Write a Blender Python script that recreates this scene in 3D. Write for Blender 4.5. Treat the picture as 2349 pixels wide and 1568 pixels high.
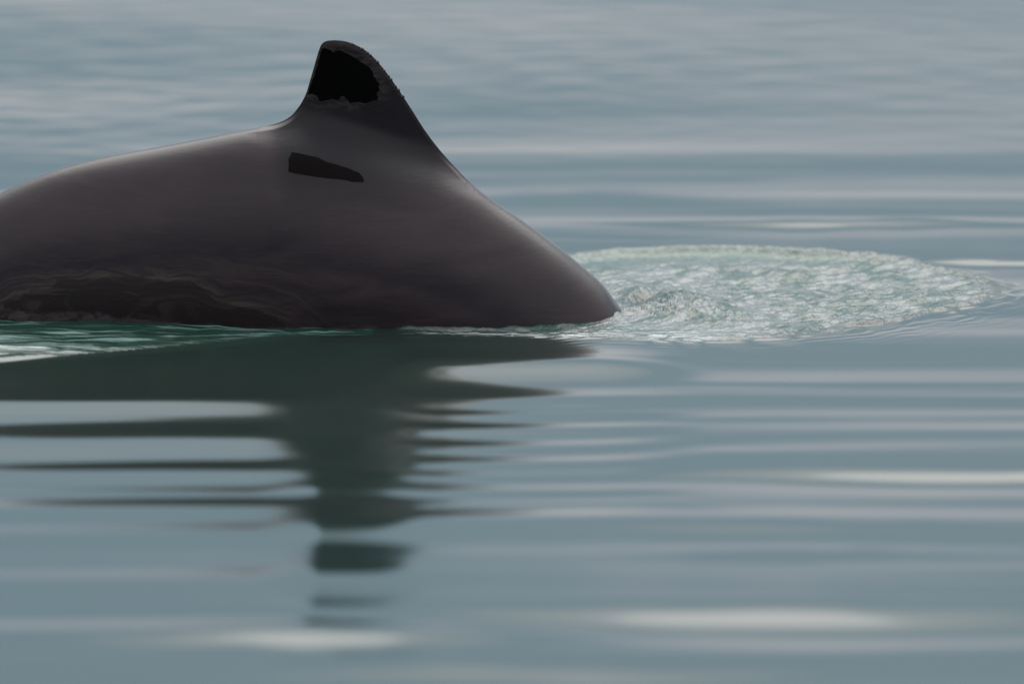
import bpy, math, random
import numpy as np
from mathutils import Vector

for o in list(bpy.data.objects):
    bpy.data.objects.remove(o, do_unlink=True)
scene = bpy.context.scene
R = math.radians

# ------------------------------------------------------------------ camera
ELEV = R(8.5)            # how steeply the boat's camera looks down at the animal
DIST = 25.0
KPX = 1221.5             # photo pixels (2349 wide) per metre at the animal
ROW0 = 712.0             # photo row of the calm water under the dorsal fin
FRAME_W = 2349.0 / KPX
cam = bpy.data.cameras.new('camera')
cam_ob = bpy.data.objects.new('camera', cam)
scene.collection.objects.link(cam_ob)
tz = (ROW0 - 784.0) / KPX / math.cos(ELEV)
cdir = np.array([0.0, math.cos(ELEV), -math.sin(ELEV)])
cpos = np.array([0.0, 0.0, tz]) - cdir * DIST
cam_ob.location = cpos
cam_ob.rotation_euler = (math.pi / 2 - ELEV, 0, 0)
cam.sensor_width = 36.0
cam.lens = 36.0 * DIST / FRAME_W
cam.clip_end = 20000
cam.dof.use_dof = True
cam.dof.focus_distance = DIST - 0.12
cam.dof.aperture_fstop = 2.5
scene.camera = cam_ob

# ------------------------------------------------------------------ sky
SUN_EL, SUN_AZ = 46.0, 10.0     # sun stands behind the animal, a little to the right
world = bpy.data.worlds.new('World')
scene.world = world
world.use_nodes = True
wn, wl = world.node_tree.nodes, world.node_tree.links
wn.clear()
w_out = wn.new('ShaderNodeOutputWorld')
w_bg = wn.new('ShaderNodeBackground'); w_bg.inputs['Strength'].default_value = 0.1
w_sky = wn.new('ShaderNodeTexSky'); w_sky.sky_type = 'NISHITA'; w_sky.sun_disc = False
w_sky.sun_elevation = R(SUN_EL); w_sky.sun_rotation = R(SUN_AZ)
w_geo = wn.new('ShaderNodeTexCoord')
w_sep = wn.new('ShaderNodeSeparateXYZ')
wl.new(w_geo.outputs['Generated'], w_sep.inputs[0])
w_asin = wn.new('ShaderNodeMath'); w_asin.operation = 'ARCSINE'
wl.new(w_sep.outputs['Z'], w_asin.inputs[0])
w_deg = wn.new('ShaderNodeMath'); w_deg.operation = 'MULTIPLY'; w_deg.inputs[1].default_value = 57.2958 / 90.0
wl.new(w_asin.outputs[0], w_deg.inputs[0])
# soft cloud structure, flatter toward the horizon
w_map = wn.new('ShaderNodeMapping'); w_map.inputs['Scale'].default_value = (3.0, 3.0, 16.0)
wl.new(w_geo.outputs['Generated'], w_map.inputs[0])
w_noise = wn.new('ShaderNodeTexNoise'); w_noise.inputs['Scale'].default_value = 1.6
w_noise.inputs['Detail'].default_value = 4.0
wl.new(w_map.outputs[0], w_noise.inputs['Vector'])
w_nz = wn.new('ShaderNodeMath'); w_nz.operation = 'MULTIPLY_ADD'
w_nz.inputs[1].default_value = 0.055; w_nz.inputs[2].default_value = -0.0275
wl.new(w_noise.outputs['Fac'], w_nz.inputs[0])
w_add = wn.new('ShaderNodeMath'); w_add.operation = 'ADD'; w_add.use_clamp = True
wl.new(w_deg.outputs[0], w_add.inputs[0]); wl.new(w_nz.outputs[0], w_add.inputs[1])
w_ramp = wn.new('ShaderNodeValToRGB')
cr = w_ramp.color_ramp
SKY = [(0, (.375, .375, .37)), (5, (.318, .333, .364)), (7, (.246, .268, .322)), (9, (.076, .155, .212)), (12, (.082, .174, .232)),
       (16, (.22, .29, .33)), (21, (.42, .48, .51)), (30, (.80, .81, .81)), (42, (.95, .95, .95)), (90, (.80, .83, .87))]
while len(cr.elements) < len(SKY):
    cr.elements.new(0.5)
for e, (d, c) in zip(cr.elements, SKY):
    e.position = d / 90.0
    e.color = (*c, 1)
wl.new(w_add.outputs[0], w_ramp.inputs[0])
w_gain = wn.new('ShaderNodeVectorMath'); w_gain.operation = 'SCALE'; w_gain.inputs['Scale'].default_value = 20.0
wl.new(w_ramp.outputs[0], w_gain.inputs[0])
w_mix = wn.new('ShaderNodeMix'); w_mix.data_type = 'RGBA'
w_mix.inputs[0].default_value = 0.82       # cloud cover
wl.new(w_sky.outputs[0], w_mix.inputs[6]); wl.new(w_gain.outputs[0], w_mix.inputs[7])
# the sun stands behind thin cloud: a wide soft glow round its place
SUN_DIR = (math.sin(R(SUN_AZ)) * math.cos(R(SUN_EL)), math.cos(R(SUN_AZ)) * math.cos(R(SUN_EL)), math.sin(R(SUN_EL)))
w_dot = wn.new('ShaderNodeVectorMath'); w_dot.operation = 'DOT_PRODUCT'; w_dot.inputs[1].default_value = SUN_DIR
wl.new(w_geo.outputs['Generated'], w_dot.inputs[0])
w_pos = wn.new('ShaderNodeMath'); w_pos.operation = 'MAXIMUM'; w_pos.inputs[1].default_value = 0.0
wl.new(w_dot.outputs['Value'], w_pos.inputs[0])
w_pow = wn.new('ShaderNodeMath'); w_pow.operation = 'POWER'; w_pow.inputs[1].default_value = 10.0
wl.new(w_pos.outputs[0], w_pow.inputs[0])
w_gl = wn.new('ShaderNodeVectorMath'); w_gl.operation = 'SCALE'; w_gl.inputs[0].default_value = (17.0, 16.2, 15.2)
wl.new(w_pow.outputs[0], w_gl.inputs['Scale'])
w_sum = wn.new('ShaderNodeVectorMath'); w_sum.operation = 'ADD'
wl.new(w_mix.outputs[2], w_sum.inputs[0]); wl.new(w_gl.outputs[0], w_sum.inputs[1])
wl.new(w_sum.outputs[0], w_bg.inputs['Color'])
wl.new(w_bg.outputs[0], w_out.inputs['Surface'])

sun = bpy.data.lights.new('sun', 'SUN')
sun.energy = .5; sun.angle = R(52); sun.color = (1.0, .96, .9)
sun_ob = bpy.data.objects.new('sun', sun); scene.collection.objects.link(sun_ob)
sd_ = Vector((math.sin(R(SUN_AZ)) * math.cos(R(SUN_EL)), math.cos(R(SUN_AZ)) * math.cos(R(SUN_EL)), math.sin(R(SUN_EL))))
sun_ob.rotation_euler = (-sd_).to_track_quat('-Z', 'Y').to_euler()

scene.view_settings.view_transform = 'Standard'
scene.view_settings.look = 'None'
scene.view_settings.exposure = 0.0
scene.view_settings.gamma = 1.0
scene.cycles.use_denoising = True
scene.cycles.max_bounces = 6

# ------------------------------------------------------------------ helpers
CA, SA = math.cos(ELEV), math.sin(ELEV)

def row_to_y(row, z=0.0):
    """photo row -> distance behind the dorsal fin on the water"""
    v = (784.0 - np.asarray(row, float)) / KPX / DIST
    dy = CA + v * SA; dz = -SA + v * CA
    t = (z - cpos[2]) / dz
    return cpos[1] + t * dy

def project(X, Y, Z):
    dx, dy, dz = X - cpos[0], Y - cpos[1], Z - cpos[2]
    f = dy * CA - dz * SA
    u = dy * SA + dz * CA
    return 1174.5 + dx / f * DIST * KPX, 784.0 - u / f * DIST * KPX

def smooth01(x):
    x = np.clip(x, 0, 1)
    return x * x * (3 - 2 * x)

def pchip(xs, ys, q):
    """monotone cubic through points"""
    xs = np.asarray(xs, float); ys = np.asarray(ys, float)
    h = np.diff(xs); d = np.diff(ys) / h
    m = np.zeros_like(xs)
    m[0], m[-1] = d[0], d[-1]
    for i in range(1, len(xs) - 1):
        if d[i - 1] * d[i] > 0:
            w1, w2 = 2 * h[i] + h[i - 1], h[i] + 2 * h[i - 1]
            m[i] = (w1 + w2) / (w1 / d[i - 1] + w2 / d[i])
    q = np.asarray(q, float)
    i = np.clip(np.searchsorted(xs, q) - 1, 0, len(xs) - 2)
    t = (q - xs[i]) / h[i]; t = np.clip(t, 0, 1)
    h00 = (1 + 2 * t) * (1 - t) ** 2; h10 = t * (1 - t) ** 2
    h01 = t * t * (3 - 2 * t); h11 = t * t * (t - 1)
    return h00 * ys[i] + h10 * h[i] * m[i] + h01 * ys[i + 1] + h11 * h[i] * m[i + 1]

def signed_dist(px, py, poly):
    """distance to a closed outline, negative inside"""
    poly = np.asarray(poly, float)
    best = np.full(px.shape, 1e9); inside = np.zeros(px.shape, bool)
    n = len(poly)
    for i in range(n):
        ax, ay = poly[i]; bx, by = poly[(i + 1) % n]
        ex, ey = bx - ax, by - ay
        t = np.clip(((px - ax) * ex + (py - ay) * ey) / (ex * ex + ey * ey + 1e-12), 0, 1)
        best = np.minimum(best, (px - ax - t * ex) ** 2 + (py - ay - t * ey) ** 2)
        if ay != by:
            c = ((ay > py) != (by > py)) & (px < (bx - ax) * (py - ay) / (by - ay) + ax)
            inside ^= c
    d = np.sqrt(best)
    return np.where(inside, -d, d)

def vnoise(x, y, seed):
    """smooth value noise on a plane, -1..1"""
    rs = np.random.RandomState(seed); tab = rs.uniform(-1, 1, (256, 256))
    xi = np.floor(x).astype(int); yi = np.floor(y).astype(int)
    fx = x - xi; fy = y - yi
    fx = fx * fx * fx * (fx * (fx * 6 - 15) + 10); fy = fy * fy * fy * (fy * (fy * 6 - 15) + 10)
    a = tab[xi & 255, yi & 255]; b = tab[(xi + 1) & 255, yi & 255]
    c = tab[xi & 255, (yi + 1) & 255]; d = tab[(xi + 1) & 255, (yi + 1) & 255]
    return (a * (1 - fx) + b * fx) * (1 - fy) + (c * (1 - fx) + d * fx) * fy

def mesh_from(name, verts, faces, mat, smooth=True):
    me = bpy.data.meshes.new(name)
    nf = len(faces)
    me.vertices.add(len(verts)); me.vertices.foreach_set('co', np.asarray(verts, np.float32).ravel())
    faces = np.asarray(faces, np.int32)
    k = faces.shape[1]
    me.loops.add(nf * k); me.loops.foreach_set('vertex_index', faces.ravel())
    me.polygons.add(nf)
    me.polygons.foreach_set('loop_start', np.arange(0, nf * k, k, dtype=np.int32))
    me.polygons.foreach_set('loop_total', np.full(nf, k, np.int32))
    me.polygons.foreach_set('use_smooth', np.full(nf, smooth))
    me.update(calc_edges=True); me.validate()
    me.materials.append(mat)
    ob = bpy.data.objects.new(name, me)
    scene.collection.objects.link(ob)
    return ob

def attr(ob, name, vals):
    a = ob.data.attributes.new(name, 'FLOAT', 'POINT')
    a.data.foreach_set('value', np.asarray(vals, np.float32).ravel())

class Mat:
    def __init__(s, name):
        s.m = bpy.data.materials.new(name); s.m.use_nodes = True
        s.n, s.l = s.m.node_tree.nodes, s.m.node_tree.links
        s.p = s.n['Principled BSDF']
    def node(s, t, **kw):
        n = s.n.new(t)
        for k, v in kw.items(): setattr(n, k, v)
        return n
    def put(s, sock, v):
        if isinstance(v, bpy.types.NodeSocket): s.l.new(v, sock)
        else: sock.default_value = v
    def math(s, op, a, b=None, c=None, clamp=False):
        n = s.node('ShaderNodeMath', operation=op, use_clamp=clamp)
        for i, v in enumerate((a, b, c)):
            if v is not None: s.put(n.inputs[i], v)
        return n.outputs[0]
    def remap(s, v, a, b, c=0.0, d=1.0, smooth=False):
        n = s.node('ShaderNodeMapRange')
        if smooth: n.interpolation_type = 'SMOOTHSTEP'
        s.put(n.inputs[0], v)
        for i, q in zip((1, 2, 3, 4), (a, b, c, d)): n.inputs[i].default_value = q
        return n.outputs[0]
    def mix(s, f, a, b):
        n = s.node('ShaderNodeMix', data_type='RGBA')
        s.put(n.inputs[0], f)
        for i, v in ((6, a), (7, b)):
            s.put(n.inputs[i], (*v, 1) if isinstance(v, tuple) else v)
        return n.outputs[2]
    def attr(s, name):
        return s.node('ShaderNodeAttribute', attribute_name=name).outputs['Fac']
    def noise(s, scale, stretch=(1, 1, 1), detail=4, rough=.55, distort=0.0, rot=(0, 0, 0)):
        c = s.node('ShaderNodeTexCoord'); m = s.node('ShaderNodeMapping')
        m.inputs['Scale'].default_value = stretch; m.inputs['Rotation'].default_value = rot
        s.l.new(c.outputs['Object'], m.inputs[0])
        n = s.node('ShaderNodeTexNoise'); s.l.new(m.outputs[0], n.inputs['Vector'])
        n.inputs['Scale'].default_value = scale; n.inputs['Detail'].default_value = detail
        n.inputs['Roughness'].default_value = rough; n.inputs['Distortion'].default_value = distort
        return n.outputs['Fac']
    def bump(s, h, dist, strength=1.0, base=None):
        b = s.node('ShaderNodeBump'); b.inputs['Distance'].default_value = dist
        b.inputs['Strength'].default_value = strength
        s.l.new(h, b.inputs['Height'])
        if base is not None: s.l.new(base, b.inputs['Normal'])
        return b.outputs[0]

# ------------------------------------------------------------------ water materials
def water_material(name, kind):
    M = Mat(name); p = M.p
    p.inputs['IOR'].default_value = 1.333
    p.inputs['Roughness'].default_value = 0.085
    deep = (.011, .025, .020)
    if kind == 'sea':
        M.put(p.inputs['Base Color'], (*deep, 1))
    elif kind == 'ring':
        air_gleam = M.attr('air_gleam')
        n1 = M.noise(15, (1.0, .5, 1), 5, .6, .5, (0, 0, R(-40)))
        green = M.mix(air_gleam, deep, M.mix(M.remap(n1, .42, .58, 0, 1, True), (.010, .050, .035), (.135, .155, .150)))  # aerated green, with white sky reflection of the ripples put into the colour
        n3 = M.noise(10, (.5, 7.0, 1), 5, .62, .6, (0, 0, R(4)))
        pale_streaks = M.math('MULTIPLY', M.attr('pale_streaks'), M.remap(n3, .47, .56, 0, 1, True), clamp=True)  # thin pale streaks mixed into the base colour
        lip = M.attr('lip')
        M.put(p.inputs['Base Color'], M.mix(lip, M.mix(pale_streaks, green, (.40, .42, .415)), (.014, .060, .042)))
        M.put(p.inputs['Roughness'], M.remap(lip, 0, 1, .20, .06))
        n2 = M.noise(60, (1.5, .45, 1), 3, .6, .6, (0, 0, R(-35)))
        M.put(p.inputs['Normal'], M.bump(n2, .008, .5))
    else:
        air_gleam = M.attr('air_gleam')
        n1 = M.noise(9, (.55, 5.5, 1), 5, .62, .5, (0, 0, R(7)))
        line = M.math('MULTIPLY', M.remap(n1, .50, .56, 0, 1, True), air_gleam, clamp=True)
        M.put(p.inputs['Base Color'], M.mix(line, (.010, .036, .026), (.15, .25, .225)))  # bright reflections painted as turquoise lines over the green water
        M.put(p.inputs['Roughness'], .07)
        M.put(p.inputs['Normal'], M.bump(n1, .006, .5))
    return M.m
mat_sea = water_material('sea_water', 'sea')
mat_ring = water_material('aerated_gleam_water', 'ring')
mat_wash = water_material('wash_water', 'wash')

# ------------------------------------------------------------------ the animal's outline (photo pixels)
BACK = [(-620, 905), (-500, 800), (-380, 690), (-260, 595), (-130, 508), (0, 445), (60, 417), (150, 384), (250, 360),
        (350, 341), (450, 322), (550, 302), (610, 291), (645, 281), (668, 268), (685, 249), (698, 228), (705, 212), (711, 192),
        (722, 155), (733, 118), (738, 106), (745, 99), (756, 95.5), (770, 94.5), (785, 95.5), (800, 99), (830, 112), (855, 131),
        (880, 159), (910, 200), (945, 253), (975, 300), (1005, 340), (1040, 380), (1080, 421), (1130, 460), (1200, 508),
        (1270, 559), (1330, 607), (1385, 656), (1424, 708), (1500, 790), (1600, 900), (1690, 1010), (1750, 1100)]
BODY = [(-620, 905), (-500, 800), (-380, 690), (-260, 595), (-130, 508), (0, 445), (60, 417), (150, 384), (250, 360),
        (350, 341), (450, 322), (550, 302.5), (600, 293.5), (650, 288), (750, 300), (850, 326), (950, 360), (1040, 394), (1090, 430),
        (1130, 460), (1200, 508), (1270, 559), (1330, 607), (1385, 656), (1424, 708), (1500, 790), (1600, 900), (1690, 1010), (1750, 1100)]
BELLY = [(-620, 960), (-500, 930), (-380, 900), (-260, 880), (-130, 868), (0, 862), (200, 866), (400, 885), (600, 915),
         (800, 950), (1000, 995), (1200, 1040), (1400, 1090), (1550, 1125), (1690, 1140), (1750, 1110)]
HALFW = [(-620, .018), (-500, .035), (-380, .06), (-260, .085), (-130, .105), (0, .122), (200, .142), (400, .157), (600, .168),
         (800, .175), (1000, .176), (1200, .168), (1400, .148), (1550, .118), (1690, .07), (1750, .02)]
def zz(row): return (ROW0 - np.asarray(row, float)) / KPX / CA
def xx(col): return (np.asarray(col, float) - 1174.5) / KPX

def top_row(col): return pchip(*zip(*BACK), col)

def body_mesh():
    cols = np.concatenate([np.arange(-620, -20, 12), np.arange(-20, 640, 3.0), np.arange(640, 830, 1.2),
                           np.arange(830, 1440, 2.4), np.arange(1440, 1751, 8)])
    NT = 190
    t = (1 - np.cos(np.linspace(0, 1, NT) * math.pi)) / 2
    t = .65 * t + .35 * np.linspace(0, 1, NT)
    C, T = np.meshgrid(cols, t, indexing='ij')
    uc = np.arange(-620.0, 1751.0, 2.0)
    def flow(pts, sig):
        v_ = pchip(*zip(*pts), uc); r_ = int(sig * 1.5)
        k_ = np.exp(-.5 * (np.arange(-r_, r_ + 1) * 2.0 / sig) ** 2); k_ /= k_.sum()
        pad = np.concatenate([2 * v_[0] - v_[r_:0:-1], v_, 2 * v_[-1] - v_[-2:-r_ - 2:-1]])
        return np.interp(cols, uc, np.convolve(pad, k_, 'valid'))
    zt = zz(top_row(cols)); zb = zz(flow(BODY, 40)); zl = zz(flow(BELLY, 110))
    hw = flow(HALFW, 120)
    fm_ = smooth01((cols - 520) / 120) * smooth01((1160 - cols) / 120)
    zb = fm_ * np.minimum(zb, zt) + (1 - fm_) * zt
    zt, zb, zl, hw = (a[:, None] for a in (zt, zb, zl, hw))
    Z = zl + (zt - zl) * T
    # fin chord at each height
    tip = 770.0
    lc = np.linspace(545, tip, 600); lz = zz(top_row(lc))
    rc = np.linspace(tip, 1150, 600); rz = zz(top_row(rc))
    zq = np.clip(Z, zz(460), zz(99.0))
    te = np.interp(zq, lz, lc); le = np.interp(zq, rz[::-1], rc[::-1])
    u = np.clip((C - te) / np.maximum(le - te, 1e-6), 0, 1)
    hfin = np.clip((Z - zz(330)) / (zz(94.5) - zz(330)), -1, 1)
    thick = np.where(hfin > 0, .0195 - .013 * np.clip(hfin, 0, 1), .0195)
    Wf = thick * 1.75 * u ** .75 * (1 - u) ** .55 * smooth01((C - 580) / 120) * smooth01((1130 - C) / 120)
    Wf *= smooth01((Z - zz(470)) / (zz(330) - zz(470)))
    zc = zl + (zb - zl) * .42
    q = (Z - zc) / np.where(Z > zc, zb - zc, zc - zl)
    a = 1 - np.abs(q) ** 2.15
    finm = smooth01((C - 560) / 130) * smooth01((1110 - C) / 130)
    k = .0006 + .006 * finm
    soft = k * np.logaddexp(0, a / k)
    Wb = hw * soft ** .52
    edge = np.sqrt(np.clip((zt - Z) / (.0012 + .009 * finm), 0, 1))
    low = np.sqrt(np.clip((Z - zl) / .0015, 0, 1))
    W = np.sqrt(Wb ** 2 + Wf ** 2) * edge * low
    for i in np.nonzero(finm[:, 0] > .004)[0]:
        zu = np.arange(Z[i, 0], Z[i, -1], .002)
        sg = .021 * max(math.sqrt(finm[i, 0]), .55 * float(smooth01((zt[i, 0] - zb[i, 0]) / .004))) / .002 + .01
        r_ = int(3 * sg) + 1
        kk = np.exp(-.5 * (np.arange(-r_, r_ + 1) / sg) ** 2); kk /= kk.sum()
        wu = np.convolve(np.pad(np.interp(zu, Z[i], W[i]), r_, mode='edge'), kk, 'valid')
        wu = np.interp(Z[i], zu, wu)
        b_ = smooth01((zt[i] - Z[i]) / (.007 + .028 * smooth01((zt[i] - zb[i]) / .09))) * smooth01((Z[i] - zz(620)) / .06)
        W[i] = W[i] * (1 - b_) + wu * b_
    W[0, :] *= .2; W[-1, :] *= .2
    X = xx(C)
    global WATERLINE
    WATERLINE = (xx(cols), np.array([np.interp(0.0, Z[i], W[i], 0, 0) for i in range(len(cols))]))
    # photo position of each skin point, for the markings and the painted reflection
    pc, pr = project(X, -W, Z)
    n, m = C.shape
    near = np.stack([X, -W, Z], -1).reshape(-1, 3); far = np.stack([X, W, Z], -1)[:, 1:-1].reshape(-1, 3)
    idn = np.arange(n * m).reshape(n, m)
    idf = np.empty((n, m), int); idf[:, 0] = idn[:, 0]; idf[:, -1] = idn[:, -1]
    idf[:, 1:-1] = n * m + np.arange(n * (m - 2)).reshape(n, m - 2)
    f1 = np.stack([idn[:-1, :-1], idn[1:, :-1], idn[1:, 1:], idn[:-1, 1:]], -1).reshape(-1, 4)
    f2 = np.stack([idf[:-1, :-1], idf[:-1, 1:], idf[1:, 1:], idf[1:, :-1]], -1).reshape(-1, 4)
    both = lambda A: np.concatenate([A.ravel(), A[:, 1:-1].ravel()])
    return np.concatenate([near, far]), np.concatenate([f1, f2]), both(pc), both(pr), both((np.clip(hfin, -1, 1) + 1) * finm - 1)

def zoomed(pts, x0, y0, s): return [((x0 + a / s) / 1.0643, (y0 + b / s) / 1.0643) for a, b in pts]
FIN_MARK = zoomed([(655, 232), (700, 245), (730, 258), (742, 275), (765, 262), (800, 255), (870, 285), (960, 340), (1050, 400), (1082, 440),
    (1085, 470), (1110, 500), (1112, 520), (1142, 540), (1125, 560), (1140, 590), (1113, 622), (1130, 655), (1112, 688), (1090, 680), (1060, 692),
    (1015, 710), (970, 695), (940, 695), (885, 705), (870, 680), (830, 645), (800, 650), (797, 680), (730, 670), (650, 690), (620, 683), (612, 655),
    (600, 640), (560, 625), (525, 640), (545, 570), (580, 480), (610, 380), (635, 290)], 600, 50, 3.485)
FLANK_MARK = zoomed([(385, 1120), (455, 1130), (560, 1155), (615, 1165), (680, 1200), (780, 1228), (880, 1260), (960, 1295), (995, 1330),
    (1015, 1380), (910, 1375), (840, 1358), (730, 1348), (600, 1332), (460, 1310), (360, 1290), (365, 1230), (362, 1180), (385, 1140)], 600, 50, 3.485)
REFLECTION_MARK = zoomed([(20, 360), (110, 325), (165, 300), (210, 262), (320, 258), (390, 215), (560, 212), (700, 203), (900, 215), (1080, 225),
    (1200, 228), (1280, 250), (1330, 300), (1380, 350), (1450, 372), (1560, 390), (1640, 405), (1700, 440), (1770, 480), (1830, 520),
    (1500, 540), (1100, 500), (900, 470), (700, 430), (500, 420), (250, 435), (100, 410), (20, 400)], 0, 600, 2.61)  # outline of the dark water reflection painted on the lower flank
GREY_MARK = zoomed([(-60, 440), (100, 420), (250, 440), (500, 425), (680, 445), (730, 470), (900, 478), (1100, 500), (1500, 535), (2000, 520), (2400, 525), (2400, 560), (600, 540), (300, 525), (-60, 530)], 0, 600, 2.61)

# ------------------------------------------------------------------ skin
def skin_material():
    M = Mat('wet_skin'); p = M.p
    streak = M.noise(5, (1, 1, 4.2), 5, .55, .6, (0, R(-12), 0))
    fine = M.noise(13, (1, 1, 7), 6, .62, 1.2, (0, R(8), 0))
    mott = M.noise(3.0, (1, 1, 1.4), 3, .5)
    col = M.mix(M.remap(streak, .3, .7, 0, 1, True), (.0150, .0088, .0118), (.0285, .0180, .0218))
    col = M.mix(M.remap(mott, .35, .68, 0, .5, True), col, (.0120, .0072, .0105))
    col = M.mix(M.remap(fine, .5, .75, 0, .25, True), col, (.036, .028, .027))
    col = M.mix(M.remap(M.attr('fin'), -.62, -.12, 0, .92, True), col, (.0062, .0050, .0078))
    # dark water mirrored in the wet flank, painted into the colour with flow lines
    sd = M.attr('reflection')
    tc = M.node('ShaderNodeTexCoord'); sp = M.node('ShaderNodeSeparateXYZ'); M.l.new(tc.outputs['Object'], sp.inputs[0])
    warp = M.noise(6, (1, 1, 1.5), 3)
    cb = M.node('ShaderNodeCombineXYZ')
    M.put(cb.inputs[0], M.math('MULTIPLY', sp.outputs['X'], 5.0))
    M.put(cb.inputs[2], M.math('ADD', M.math('ADD', M.math('MULTIPLY', sd, 40.0), M.math('MULTIPLY', sp.outputs['Z'], 34.0)), M.math('MULTIPLY', warp, 6.0)))
    fl = M.node('ShaderNodeTexNoise'); M.l.new(cb.outputs[0], fl.inputs['Vector'])
    fl.inputs['Scale'].default_value = 1.0; fl.inputs['Detail'].default_value = 5; fl.inputs['Roughness'].default_value = .6
    fl.inputs['Distortion'].default_value = .8
    lines = fl.outputs['Fac']
    low = M.attr('low')
    edge = M.math('MULTIPLY', M.math('SUBTRACT', M.noise(60, (1, 1, 1), 3), .5), .010)
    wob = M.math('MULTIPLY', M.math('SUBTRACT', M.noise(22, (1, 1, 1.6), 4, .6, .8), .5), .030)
    reflection_d = M.math('ADD', sd, wob)
    reflection = M.remap(reflection_d, -.004, .003, 1, 0, True)
    rim = M.math('MULTIPLY', M.remap(reflection_d, .0, .030, 1, 0, True), M.math('SUBTRACT', 1.0, reflection))
    col = M.mix(M.math('MULTIPLY', M.math('MULTIPLY', low, M.remap(lines, .46, .64, 0, .30, True)), 1.0), col, (.052, .041, .037))
    col = M.mix(M.math('MULTIPLY', low, M.remap(lines, .46, .34, 0, .40, True)), col, (.013, .0095, .0100))
    col = M.mix(M.math('MULTIPLY', M.math('MULTIPLY', rim, low), M.remap(lines, .36, .58, 0, .65, True)), col, (.064, .049, .042))
    col = M.mix(reflection, col, M.mix(M.remap(lines, .48, .74, 0, 1, True), (.0150, .0098, .0104), (.036, .027, .026)))
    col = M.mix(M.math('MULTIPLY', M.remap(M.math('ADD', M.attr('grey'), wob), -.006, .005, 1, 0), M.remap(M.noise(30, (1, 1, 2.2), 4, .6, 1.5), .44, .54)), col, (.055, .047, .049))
    fm = M.remap(M.math('ADD', M.attr('finmark'), M.math('MULTIPLY', edge, .35)), -.0006, .0008, 1, 0)
    halo = M.remap(M.attr('finmark'), .0, .028, .75, 0, True)
    col = M.mix(M.math('MULTIPLY', halo, M.remap(M.noise(26, (1, 1, 2.6), 4, .6, 1.2), .44, .56)), col, (.030, .025, .021))
    col = M.mix(fm, col, (.0008, .0008, .0010))
    lm = M.remap(M.math('ADD', M.attr('flank'), M.math('MULTIPLY', edge, .12)), -.0006, .0008, 1, 0)
    col = M.mix(lm, col, (.0040, .0024, .0031))
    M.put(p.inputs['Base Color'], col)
    dark = M.math('MAXIMUM', fm, lm)
    M.put(p.inputs['Roughness'], M.mix(dark, M.mix(M.remap(streak, .35, .65), (.36, .36, .36), (.46, .46, .46)), (.55, .55, .55)))
    M.put(p.inputs['Specular IOR Level'], M.remap(dark, 0, 1, .12, .03))
    onfin = M.remap(M.attr('fin'), -.7, -.05, 1, .35, True)
    M.put(p.inputs['Coat Weight'], M.math('MULTIPLY', M.remap(dark, 0, 1, .42, 0), onfin))
    p.inputs['Coat Roughness'].default_value = .12
    p.inputs['Coat IOR'].default_value = 1.33
    h = M.math('ADD', M.math('ADD', M.math('MULTIPLY', fine, .5), M.math('MULTIPLY', streak, .9)), M.math('MULTIPLY', M.math('MULTIPLY', lines, low), 1.8))
    M.put(p.inputs['Normal'], M.bump(h, .0022, .5))
    return M.m

v, f, pc, pr, finv = body_mesh()
mat_skin = skin_material()
body = mesh_from('body', v, f, mat_skin)
porpoise = bpy.data.objects.new('porpoise', None); scene.collection.objects.link(porpoise)
porpoise.empty_display_size = .2
body.parent = porpoise
porpoise['label'] = 'dark grey porpoise arching its back and notched triangular dorsal fin above the water'
porpoise['category'] = 'porpoise'
attr(body, 'fin', finv)
for nm, poly in (('finmark', FIN_MARK), ('flank', FLANK_MARK), ('reflection', REFLECTION_MARK), ('grey', GREY_MARK)):
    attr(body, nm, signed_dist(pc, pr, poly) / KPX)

attr(body, 'low', smooth01((960 - pc) / 420) * smooth01((pr - 560 - 90 * smooth01((pc - 550) / 400)) / 90))
# small knobs along the fin's leading edge
rs = np.random.RandomState(4)
def knob_mesh():
    vs, fs = [], []
    nu, nv = 10, 6
    for j in range(nv + 1):
        ph = math.pi * j / nv
        for i in range(nu):
            th = 2 * math.pi * i / nu
            vs.append((math.sin(ph) * math.cos(th), math.sin(ph) * math.sin(th), math.cos(ph)))
    for j in range(nv):
        for i in range(nu):
            fs.append((j * nu + i, (j + 1) * nu + i, (j + 1) * nu + (i + 1) % nu, j * nu + (i + 1) % nu))
    return vs, fs
kv, kf = knob_mesh()
Mk = Mat('knob_skin'); Mk.put(Mk.p.inputs['Base Color'], Mk.mix(Mk.noise(.8), (.010, .009, .013), (.020, .017, .020)))
Mk.p.inputs['Roughness'].default_value = .38
first = None
for i, c in enumerate([808, 822, 831, 843.5, 850, 860.5, 866, 876, 882, 891.5, 897, 908, 914, 924]):
    if first is None:
        first = ob = mesh_from('tubercle', kv, kf, Mk.m)
    else:
        ob = first.copy(); scene.collection.objects.link(ob)
    ob.parent = porpoise
    r = float(top_row(c)); s = rs.uniform(.0022, .0038)
    ang = math.atan2(float(top_row(c + 2)) - float(top_row(c - 2)), 4)
    ob.location = (float(xx(c)), 0, float(zz(r)) - .0026)
    ob.rotation_euler = (0, ang, 0)
    ob.scale = (s * 1.25, s * .9, s)

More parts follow.
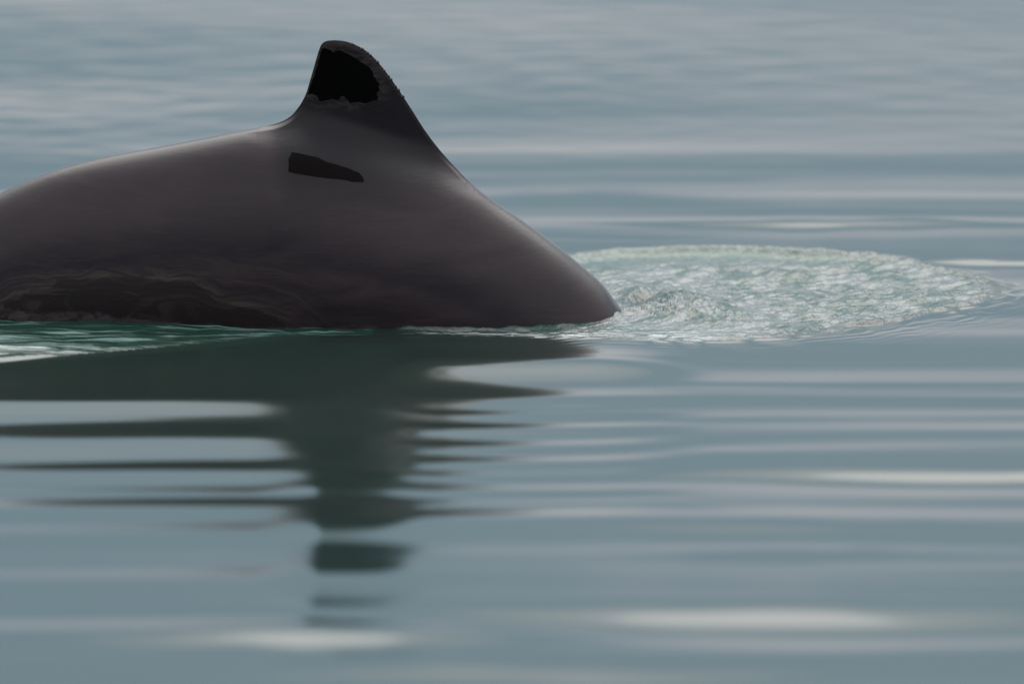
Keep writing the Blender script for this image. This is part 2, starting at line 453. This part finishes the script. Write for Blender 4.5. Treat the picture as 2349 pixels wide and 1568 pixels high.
# ------------------------------------------------------------------ water surface
def graded(lo, hi, step, far, grow=1.35):
    a = list(np.arange(lo, hi + 1e-9, step))
    d = step; x = a[-1]
    while x < far: d *= grow; x += d; a.append(x)
    d = step; x = a[0]; left = []
    while x > -far: d *= grow; x -= d; left.append(x)
    return np.array(left[::-1] + a)
gx = graded(-1.08, 1.12, .0045, 6000)
ys_far = list(np.arange(1.4, 7.0, .022)); 
ya = list(np.arange(-5.2, -1.3, .016)) + list(np.arange(-1.3, 1.4, .0075)) + ys_far
d = .03; x = ya[-1]; up = []
while x < 9000: d *= 1.3; x += d; up.append(x)
d = .03; x = ya[0]; dn = []
while x > -6000: d *= 1.3; x -= d; dn.append(x)
gy = np.array(dn[::-1] + ya + up)
X, Y = np.meshgrid(gx, gy, indexing='ij')
COL, ROW = project(X, Y, np.zeros_like(X))
fade = smooth01((1.9 - np.abs(X)) / .75) * smooth01((9.5 - Y) / 2.0) * smooth01((Y + 7.5) / 2.0)
wide = smooth01((14 - np.abs(X)) / 6) * smooth01((22 - Y) / 10) * smooth01((Y + 18) / 8)

# slope of the long low ripples: which height on the animal each row mirrors
def eps_of(row): return np.arctan2(SA - (784 - np.asarray(row, float)) / KPX / DIST * CA, CA)
def slopes_for_height(tab):
    rows = np.array([a for a, b in tab], float)
    out = []
    for r_, h in tab:
        d_ = -row_to_y(r_)
        e = eps_of(r_)
        out.append(0.0 if h is None else (math.atan2(h, d_) - e) / 2)
    return rows, np.array(out)
LEFT = [(800, None), (860, None), (925, .12), (934, .33), (948, .385), (962, .36), (973, .19), (988, .17), (1004, .22), (1015, .42), (1032, .47), (1047, .40),
        (1056, .20), (1070, .19), (1080, .42), (1094, .48), (1107, .42), (1115, .31), (1127, .45), (1141, .25), (1152, .26), (1163, .46), (1185, .46), (1207, .34), (1235, .47), (1290, None),
        (1322, .36), (1360, None), (1420, .58), (1490, None), (1568, None)]
FIN = [(800, None), (850, None), (880, None), (925, .15), (945, .30), (985, .26), (1035, .34), (1060, .26), (1090, .40), (1108, .36), (1118, .52), (1130, .50), (1143, .28),
       (1160, .36), (1180, .38), (1203, .42), (1218, .54), (1235, .57), (1250, .50), (1272, .54), (1288, .46), (1312, .52), (1330, .62), (1360, .64), (1392, .55), (1420, .66), (1465, .85),
       (1500, .52), (1540, .75), (1568, None)]
MID = [(790, None), (810, .05), (829, .045), (842, .16), (856, .30), (870, .27), (885, .17), (904, .135), (918, .23), (928, .28), (940, .20), (952, .34), (968, .14), (985, .40),
       (1008, .17), (1028, .42), (1045, .16), (1062, .42), (1078, .22), (1092, .43), (1110, .26), (1128, .52), (1142, .28), (1155, .44), (1167, .17), (1190, .45), (1240, None), (1300, None), (1568, None)]
def tab_slope(tab, row):
    r_, s_ = slopes_for_height(tab)
    return np.where((row > r_[0]) & (row < r_[-1] + 60), pchip(r_, s_, np.clip(row, r_[0], r_[-1])), 0)
rowt = ROW + 2.5 * np.sin(COL * .0021 + .5) + 3.5 * vnoise(COL / 520.0, ROW / 160.0, 3)
wl_ = 1 - smooth01((COL - 560) / 170)
wm_ = smooth01((COL - 860) / 150) * (1 - smooth01((COL - 1330) / 330))
wf_ = np.clip(1 - wl_ - smooth01((COL - 860) / 150), 0, 1)
S = wl_ * tab_slope(LEFT, rowt) + wf_ * tab_slope(FIN, rowt) + wm_ * tab_slope(MID, rowt)

# single swells that catch the bright upper sky:  row, col centre, half length, half height, tilt (deg)
EV = [(512, 1890, 300, 6, 8.6), (478, 1900, 620, 14, 1.8), (455, 1330, 200, 16, 2.0), (400, 1700, 500, 9, 1.2), (335, 1850, 420, 10, 1.0), (541, 1400, 150, 5, 1.6),
      (597, 2290, 190, 4.5, 8.6), (1086, 2230, 480, 9, 9.0), (1072, 1700, 300, 10, .8), (1418, 1690, 470, 15, 9.0), (1467, 690, 380, 13, 8.6), (1405, 2200, 350, 26, 1.4),
      (1212, 1700, 380, 14, 3.2), (1271, 1830, 220, 14, 2.0), (1540, 1250, 460, 14, 5.5), (1170, 1480, 180, 8, 1.2), (825, 1900, 500, 4, 1.4), (880, 1900, 520, 5, 1.3),
      (914, 1750, 560, 4, 1.6), (933, 1330, 120, 6, 1.2), (962, 1600, 300, 6, 1.4), (1020, 1500, 260, 6, .9), (797, 1820, 180, 8, 1.6), (1115, 2100, 330, 11, -.9), (1455, 1900, 500, 17, -.9),
      (560, 1300, 160, 4, 1.4), (380, 200, 300, 12, 1.4)]
for r_, c_, lc_, hr_, s_ in EV:
    bow = hr_ * .35 * vnoise(COL / lc_ * 1.3 + r_, ROW * 0 + c_, 5)
    thin = hr_ * (1 + .25 * vnoise(COL / lc_ * 2.3 + c_, ROW * 0 + r_, 6))
    e = np.exp(-np.abs((COL - c_) / lc_ / 1.3) ** 2) * np.exp(-((rowt - r_ - bow) / thin) ** 2)
    S = S + R(s_) * e
S *= smooth01((ROW - 300) / 150)
# background chop, mostly long crests facing the camera
rs = np.random.RandomState(11)
chop = np.zeros_like(X)
for i in range(70):
    lam = math.exp(rs.uniform(math.log(.16), math.log(1.5)))
    k = 2 * math.pi / lam; th = rs.normal(0, .055)
    amp = R(.125) / k * (lam / .5) ** .2
    chop += amp * np.sin(k * (math.cos(th) * Y + math.sin(th) * X) + rs.uniform(0, 6.28))
far_chop = np.zeros_like(X)
for i in range(90):
    lam = math.exp(rs.uniform(math.log(.09), math.log(.28)))
    k = 2 * math.pi / lam; th = rs.normal(0, .75)
    amp = R(.13) / k
    far_chop += amp * np.sin(k * (math.cos(th) * Y + math.sin(th) * X) + rs.uniform(0, 6.28))

for i in range(16):
    lam = rs.uniform(.9, 2.6); k = 2 * math.pi / lam; th = rs.normal(0, .9)
    far_chop += R(.15) / k * np.sin(k * (math.cos(th) * Y + math.sin(th) * X) + rs.uniform(0, 6.28))

Zw = np.zeros_like(X)
dyv = np.gradient(gy)
inner = S * fade
# tilt towards the camera means the surface rises away from it
cum = np.cumsum(np.tan(inner) * dyv[None, :], axis=1)
# take out the slow drift so the sea stays level
win = 201
ker = np.hanning(win); ker /= ker.sum()
uni = np.arange(-7.6, 9.6, .02)
for i in range(cum.shape[0]):
    if abs(gx[i]) > 2: cum[i] = 0; continue
    cu = np.interp(uni, gy, cum[i])
    sm = np.convolve(np.pad(cu, win // 2, mode='edge'), ker, 'valid')
    cum[i] = np.interp(gy, uni, cu - sm) * smooth01((7.5 + gy) / 1) * smooth01((9.5 - gy) / 1)
Zw += cum
behind = smooth01((Y - 1.3) / 2.4) * (1 + .35 * vnoise(X * 1.6 + 9, Y * .8, 71))
calm = 1 - .66 * smooth01((1700 - COL) / 300) * smooth01((ROW - 780) / 40) * (1 - smooth01((ROW - 1250) / 200))
Zw += chop * wide * calm * (1 - .95 * np.clip(behind, 0, 1)) + far_chop * wide * behind * (1.0 - .22 * np.clip(X, -1.5, 1.5))

# ---- ruffled ring the diving head leaves on the water (photo pixels on the calm surface)
RING = [(905, 757), (1000, 768), (1100, 773), (1250, 779), (1450, 786), (1600, 788), (1700, 785), (1800, 778), (1900, 765), (2000, 749), (2100, 731),
        (2180, 715), (2250, 697), (2300, 677), (2316, 661), (2298, 645), (2250, 625), (2180, 607), (2100, 595), (2000, 586), (1850, 578), (1700, 573),
        (1550, 573), (1400, 578), (1330, 586), (1200, 605), (1000, 640), (905, 690)]
WASH = [(-160, 770), (-160, 842), (0, 827), (150, 819), (300, 808), (430, 797), (560, 786), (680, 775), (790, 766), (860, 758), (860, 720), (600, 700), (200, 690), (-160, 690)]
def to_world(poly): return [(float(xx(c)) * (DIST + row_to_y(r)) / DIST, float(row_to_y(r))) for c, r in poly]
near_m = (np.abs(X) < 1.6) & (np.abs(Y) < 2.6)
sdr = np.full(X.shape, 9.0); sdw = np.full(X.shape, 9.0)
sdr[near_m] = signed_dist(X[near_m], Y[near_m], to_world(RING))
sdw[near_m] = signed_dist(X[near_m], Y[near_m], to_world(WASH))
edge_n = .014 * vnoise(X * 14, Y * 9, 7) + .014 * vnoise(X * 40, Y * 22, 8)
sdr = sdr + np.where(near_m, edge_n * smooth01((COL - 1700) / 500), 0)
inr = smooth01(-sdr / .03); inw = smooth01(-sdw / .02)
# flatten the calm ripples under the ring
Zw *= 1 - .75 * inr
# fine ruffles, running outward from the place of entry
cx, cy = .36, .12
rad = np.hypot(X - cx, (Y - cy)); ang = np.arctan2(Y - cy, X - cx)
warp = .04 * vnoise(X * 9, Y * 6, 21) + .02 * vnoise(X * 24, Y * 15, 22)
ca, sa = math.cos(R(52)), math.sin(R(52))
al = ca * X + sa * Y; ac = -sa * X + ca * Y         # along and across the slanting crests
ridged = lambda a_, c_, sd: 1 - 2 * np.abs(vnoise(al * a_ + .6 * vnoise(X * 7, Y * 5, sd + 50), ac * c_ + .8 * vnoise(X * 9, Y * 6, sd + 60), sd))
ruf = (.40 * ridged(5, 14, 23) + .36 * ridged(10, 33, 24) + .34 * ridged(17, 56, 28) + .30 * vnoise(al * 22, ac * 64, 25)
       + .30 * vnoise(X * 38, Y * 38, 26) + .18 * vnoise(X * 75, Y * 55, 27))
gain = .0060 * inr * (0.7 + .3 * smooth01((COL - 1500) / 400)) * (1 - .6 * smooth01((ROW - 735) / 40) * (1 - smooth01((COL - 1500) / 300)))
gain *= 1 - .75 * np.exp(-((sdr + .08) / .09) ** 2) * smooth01((Y - .35) / .3) * (1 - smooth01((COL - 1850) / 250))
gain *= 1 - .15 * smooth01((COL - 2000) / 250)
Zw += ruf * gain
# raised rim of the ring, higher on the far side, with short radial creases on the near side
rim = np.exp(-((sdr + .035) / .035) ** 2)
Zw += rim * (.003 + .011 * smooth01((Y - .35) / .4) * (1 - smooth01((COL - 1900) / 300)))
Zw -= .006 * smooth01((-sdr - .08) / .25)
fringe = smooth01((COL - 1350) / 300) * smooth01((.35 - Y) / .2) * smooth01((sdr + .05) / .04) * np.exp(-np.clip(sdr, 0, 9) / .055)
Zw += .0013 * fringe * (np.sin(2 * math.pi * (sdr + .012 * vnoise(X * 10, Y * 10, 31)) / .034) * (.7 + .6 * vnoise(X * 26, Y * 9, 32)))
# wavelet curling off the shoulder
bx, by = to_world([(1560, 705)])[0]
wv = np.exp(-((X - bx + .25 * (Y - by)) / .09) ** 2 - ((Y - by) / .22) ** 2)
Zw += .028 * wv * (1 + .12 * np.sin(2 * math.pi * (X * 1.0 + Y * .35) / .022))
gxp, gyp = to_world([(1470, 685)])[0]
Zw -= .020 * np.exp(-((X - gxp) / .05) ** 2 - ((Y - gyp) / .09) ** 2)
cxp, cyp = to_world([(1452, 676)])[0]
Zw += .013 * np.exp(-((X - cxp - .25 * (Y - cyp)) / .016) ** 2 - ((Y - cyp) / .10) ** 2)
# capillary lines fanning along the near flank
fan = smooth01((COL - 880) / 80) * (1 - smooth01((COL - 1650) / 250)) * np.exp(-((ROW - 768 - (COL - 900) * .012) / 14) ** 2)
wy = -np.interp(X, WATERLINE[0], WATERLINE[1], 0, 0)
off = wy - Y                                   # distance in front of the skin
skirt = (off > -.05) * smooth01((COL - 650) / 300) * (1 - smooth01((COL - 1480) / 120))
Zw += skirt * (.0035 * np.exp(-np.abs(off) / .02) * (.6 + .8 * vnoise(X * 30, Y * 4, 43)) + .0016 * np.exp(-np.abs(off) / .10) * np.sin(2 * math.pi * (off + .03 * vnoise(X * 9, Y * 9, 44)) / .040))
Zw += .0018 * fan * np.sin(2 * math.pi * (Y + .06 * vnoise(X * 5, Y * 5, 41) + .10 * X) / .036)
# wash along the tail side: two thin ridges, broken by fine ripples
ridge = lambda p0, p1, s: np.exp(-((Y - np.interp(X, [to_world([p0])[0][0], to_world([p1])[0][0]], [to_world([p0])[0][1], to_world([p1])[0][1]])) / s) ** 2)
wmask = 1 - smooth01((COL - 620) / 180)
Zw += wmask * (.006 * ridge((-160, 838), (800, 765), .035) + .005 * ridge((-160, 806), (800, 760), .04))
Zw += inw * (.0013 * np.sin(2 * math.pi * (Y - .17 * X + .03 * vnoise(X * 6, Y * 8, 51)) / .055) + .0016 * vnoise(X * 22, Y * 12, 52) + .0008 * vnoise(X * 60, Y * 25, 53))
# the water dips where it drains off the flanks
Zw -= .010 * np.exp(-((Y + .2) / .12) ** 2) * smooth01((COL - 300) / 300) * (1 - smooth01((COL - 1250) / 150))

gleam_ring = inr * (.35 + .65 * smooth01((-sdr) / .10))
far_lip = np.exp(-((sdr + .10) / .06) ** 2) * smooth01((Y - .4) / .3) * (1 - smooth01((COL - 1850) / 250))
gleam_ring = gleam_ring * (1 - .75 * far_lip)
gleam_ring = gleam_ring * (1 - .85 * np.exp(-((X - gxp) / .06) ** 2 - ((Y - gyp) / .12) ** 2))
gleam_ring *= 1 - .75 * smooth01((1330 - COL) / 350) * smooth01((Y + .6) / .1)
gleam_wash = inw * np.clip(.42 + .5 * np.exp(-((sdw + .07) / .05) ** 2) + .6 * vnoise(X * 5, Y * 16 - X * 3, 61), 0, 1) * (1 - .35 * smooth01((COL - 420) / 300))

streak_fan = smooth01((COL - 900) / 160) * (1 - smooth01((COL - 1560) / 260)) * np.exp(-((ROW - 764 - (COL - 900) * .020) / 15) ** 2)
streak_fan = np.clip(streak_fan * (1.0 + .5 * vnoise(X * 14, Y * 7, 45)) + .25 * inr * smooth01((ROW - 735) / 20) * smooth01((1750 - COL) / 300), 0, 1)
NX, NY = X.shape
P = np.stack([X, Y, Zw], -1).reshape(-1, 3)
idx = np.arange(NX * NY).reshape(NX, NY)
quads = np.stack([idx[:-1, :-1], idx[1:, :-1], idx[1:, 1:], idx[:-1, 1:]], -1).reshape(-1, 4)
fr = sdr.ravel()[quads].mean(1) < 0
fw = (sdw.ravel()[quads].mean(1) < 0) & ~fr
def cut(name, mask, mat, air_gleam=None):
    q = quads[mask]
    used, inv = np.unique(q, return_inverse=True)
    ob = mesh_from(name, P[used], inv.reshape(-1, 4), mat)
    if air_gleam is not None: attr(ob, 'air_gleam', air_gleam.ravel()[used])
    return ob
sea = cut('sea', ~(fr | fw), mat_sea)
sea['kind'] = 'structure'
sea['label'] = 'calm grey green sea with long low ripples mirroring the porpoise'
ring = cut('ruffled_water', fr, mat_ring, gleam_ring)
attr(ring, 'lip', np.clip(far_lip * 1.3, 0, 1).ravel()[np.unique(quads[fr])])
attr(ring, 'pale_streaks', streak_fan.ravel()[np.unique(quads[fr])])
ring['label'] = 'oval ring of white and green ruffled water in front of the diving porpoise'
ring['category'] = 'ripples'; ring['kind'] = 'stuff'
wash = cut('wake_wash', fw, mat_wash, gleam_wash)
wash['label'] = 'thin pale turquoise streaks of wash along the lower left flank of the porpoise'
wash['category'] = 'wake'; wash['kind'] = 'stuff'
